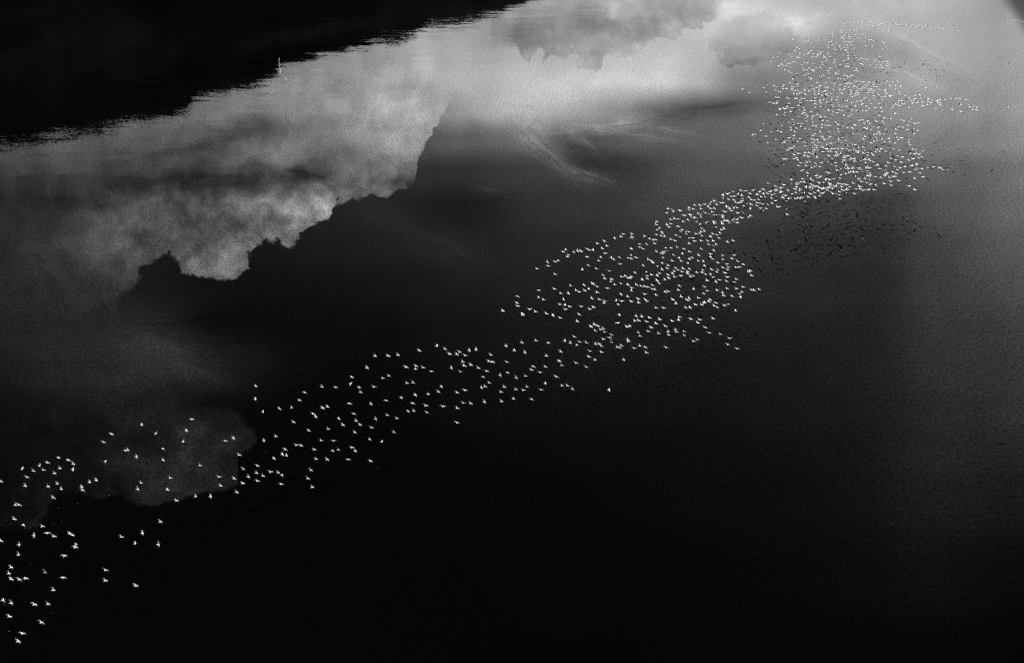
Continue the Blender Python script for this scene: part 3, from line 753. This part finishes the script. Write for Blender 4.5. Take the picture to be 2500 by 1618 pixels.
ZONES = [
    (0, 140, 1500, 1618, 'at the very bottom left of the flock'),
    (0, 140, 1400, 1500, 'over black water low at the left edge'),
    (0, 100, 1330, 1400, 'in the knot at left edge above the lowest birds'),
    (0, 100, 1240, 1330, 'at the left edge just below the grey cloud reflection'),
    (100, 200, 1250, 1345, 'over black water in the lower left string'),
    (200, 420, 1340, 1500, 'in the trio strayed right at lower left'),
    (100, 200, 1345, 1500, 'in the loose lower left straggle'),
    (250, 480, 1240, 1345, 'in the separate little group under the grey cloud patch'),
    (0, 75, 1080, 1240, 'beside the left edge over dim grey water'),
    (75, 112, 1080, 1240, 'in the left clump over dim grey water'),
    (112, 190, 1080, 1240, 'on the right side of the left clump'),
    (190, 300, 1040, 1240, 'in the gap between the left clump and the grey cloud patch'),
    (190, 480, 900, 1075, 'over the upper part of the grey cloud patch'),
    (300, 480, 1075, 1240, 'over the lower part of the grey cloud patch'),
    (480, 600, 1000, 1125, 'at the right rim of the grey cloud patch'),
    (480, 600, 1125, 1240, 'along the lower rim of the grey cloud patch'),
    (600, 700, 1100, 1240, 'in the dense cluster just right of the grey cloud patch'),
    (700, 1000, 1150, 1240, 'in the lowest sparse row right of the grey cloud patch'),
    (600, 740, 900, 1000, 'at the thin upper left tip of the middle flock'),
    (600, 740, 1000, 1100, 'below the thin upper left tip of the middle flock'),
    (740, 800, 900, 990, 'in the upper row left of the middle flock'),
    (740, 800, 990, 1060, 'in the middle row left of the middle flock'),
    (740, 820, 1060, 1150, 'in the lower row left of the middle flock'),
    (800, 865, 900, 990, 'in the upper strand of the middle flock over black water'),
    (800, 865, 990, 1060, 'in the lower strand of the middle flock over black water'),
    (820, 1000, 1060, 1150, 'at the lower fringe of the middle flock'),
    (840, 1000, 800, 920, 'along the leading upper edge of the middle flock'),
    (865, 960, 920, 1060, 'in the thin centre of the middle flock'),
    (1000, 1075, 800, 940, 'where the upper edge of the middle flock thickens'),
    (960, 1030, 920, 1060, 'in the lower centre of the middle flock'),
    (1075, 1125, 800, 870, 'in the tight bright cluster at the top of the middle flock'),
    (1075, 1150, 870, 940, 'just below the tight bright cluster of the middle flock'),
    (1030, 1130, 920, 1060, 'low in the middle flock under the bright cluster'),
    (1125, 1230, 800, 870, 'on the crest right of the bright cluster'),
    (1150, 1215, 870, 940, 'in the dense body right of the bright cluster'),
    (1130, 1250, 940, 1060, 'along the bottom row of the dense body'),
    (1215, 1290, 860, 940, 'in the right half of the dense body'),
    (1230, 1330, 800, 860, 'on the upper slope towards the big right flock'),
    (1250, 1340, 940, 1010, 'at the bottom right end of the dense body'),
    (1290, 1400, 860, 940, 'on the lower slope towards the big right flock'),
    (1340, 1500, 940, 1010, 'in the short tail lower right of the dense body'),
    (1330, 1400, 800, 860, 'at the lower left of the big right flock'),
    (1400, 1460, 800, 850, 'on the bottom left fringe of the big right flock'),
    (1400, 1560, 850, 1010, 'hanging below the big right flock'),
    (1460, 1530, 790, 850, 'in the bright knot at the bottom of the big right flock'),
    (1530, 1620, 790, 850, 'right of the bright bottom knot of the big right flock'),
    (1620, 1900, 790, 900, 'at the far right tip of the big right flock'),
    (1200, 1350, 740, 800, 'on the left shoulder of the big right flock'),
    (1350, 2000, 740, 800, 'along the lowest row of the big right flock'),
]


def fly_height(y):
    tb = [(0, 18), (60, 19), (250, 20.5), (450, 16.5), (560, 14), (700, 11.5), (900, 8.5), (1100, 6), (1600, 5)]
    for (a, ha), (b_, hb) in zip(tb, tb[1:]):
        if y <= b_:
            return ha + (hb - ha) * (y - a) / (b_ - a)
    return 5.0


rb = random.Random(12)
birds = []
for (x, y) in PTS:
    z = fly_height(y) * (1 + max(-.3, min(.3, rb.gauss(0, .12))))
    p = on_plane(x, y, z)
    head = rb.gauss(47, 20 if y > 520 else 32)                     # heading, degrees anticlockwise from east
    bank = rb.gauss(7 + 9 * min(1, y / 900), 8 if y > 560 else 8 if y < 300 else 17)                      # the flock wheels: left wing high
    pitch = rb.gauss(2, 4)
    pose = rb.choices(range(6), (5, 5, 4, 3, 2, 5))[0]
    sc = rb.uniform(.94, 1.06) * (1.26 if y < 280 else 1.14 if y < 480 else 1.0 if y < 560 else .86 if y < 900 else .76 if y < 1000 else .70)
    M = Matrix.Translation(p) @ Matrix.Rotation(R(head - 90), 4, 'Z') @ Matrix.Rotation(R(pitch), 4, 'X') @ Matrix.Rotation(R(bank), 4, 'Y') @ Matrix.Diagonal((sc, sc, sc, 1))
    birds.append((x, y, M, pose))

ORD = ["leftmost", "second from left", "third from left", "fourth from left", "fifth from left", "sixth from left", "seventh from left", "eighth from left",
       "ninth from left", "tenth from left", "eleventh from left", "twelfth from left", "thirteenth from left", "fourteenth from left", "fifteenth from left", "sixteenth from left"]
NEAR = 300
zone = {}
for i, (x, y, M, pose) in enumerate(birds[:NEAR]):
    for zi, zz in enumerate(ZONES):
        if zz[0] <= x < zz[1] and zz[2] <= y < zz[3]:
            break
    else:
        zi = len(ZONES)
    zone.setdefault(zi, []).append((x, i))
label = {}
for zi, mem in zone.items():
    mem.sort()
    ph = ZONES[zi][4] if zi < len(ZONES) else "alone beneath the big right flock"
    for r, (x, i) in enumerate(mem):
        if len(mem) == 1:
            label[i] = "lone white pelican " + ph
        else:
            o_ = "rightmost" if r == len(mem) - 1 and r > 0 else ORD[r]
            label[i] = "pelican " + o_ + " " + ph
proto = bpy.data.objects.new("pelican", NEARMESH[0])
for i, (x, y, M, pose) in enumerate(birds[:NEAR]):
    ob = proto if i == 0 else proto.copy()
    ob.data = NEARMESH[pose]
    ob.matrix_world = M
    ob['label'] = label[i]
    ob['category'] = 'pelican'
    ob['group'] = 'white pelicans flying low over the lake'
    COL.objects.link(ob)

# the far flock: past three hundred birds, one object
vs, fs, ms = [], [], []
cache = [([v.co.copy() for v in me.vertices], [(tuple(p.vertices), p.material_index) for p in me.polygons]) for me in MESH]
for (x, y, M, pose) in birds[NEAR:]:
    V, P = cache[pose]
    b0 = len(vs)
    vs += [tuple(M @ v) for v in V]
    for f, mi in P:
        fs.append(tuple(b0 + k for k in f))
        ms.append(mi)
flock = mesh_obj("pelican_flock", vs, fs, [M_WHITE, M_BLACK, M_BILL], ms, smooth=True)
flock['kind'] = 'stuff'
flock['label'] = 'distant part of the huge white pelican flock sweeping to the upper right'
flock['category'] = 'flock'

# two dark birds apart from the flock
dm = bird_mesh("dark_bird", 10, -6, dark=True)
for k, (x, y, hd, lb) in enumerate([(2405, 909, 20, "lone dark bird over dull grey water near the right edge"), (2457, 992, 75, "small dark bird lower right, below the other dark one")]):
    ob = bpy.data.objects.new("dark_bird", dm)
    ob.matrix_world = Matrix.Translation(on_plane(x, y, 7.0)) @ Matrix.Rotation(R(hd - 90), 4, 'Z') @ Matrix.Rotation(R(8), 4, 'Y') @ Matrix.Diagonal((.8, .8, .8, 1))
    ob['label'] = lb
    ob['category'] = 'bird'
    ob['group'] = 'dark birds over the lake'
    COL.objects.link(ob)
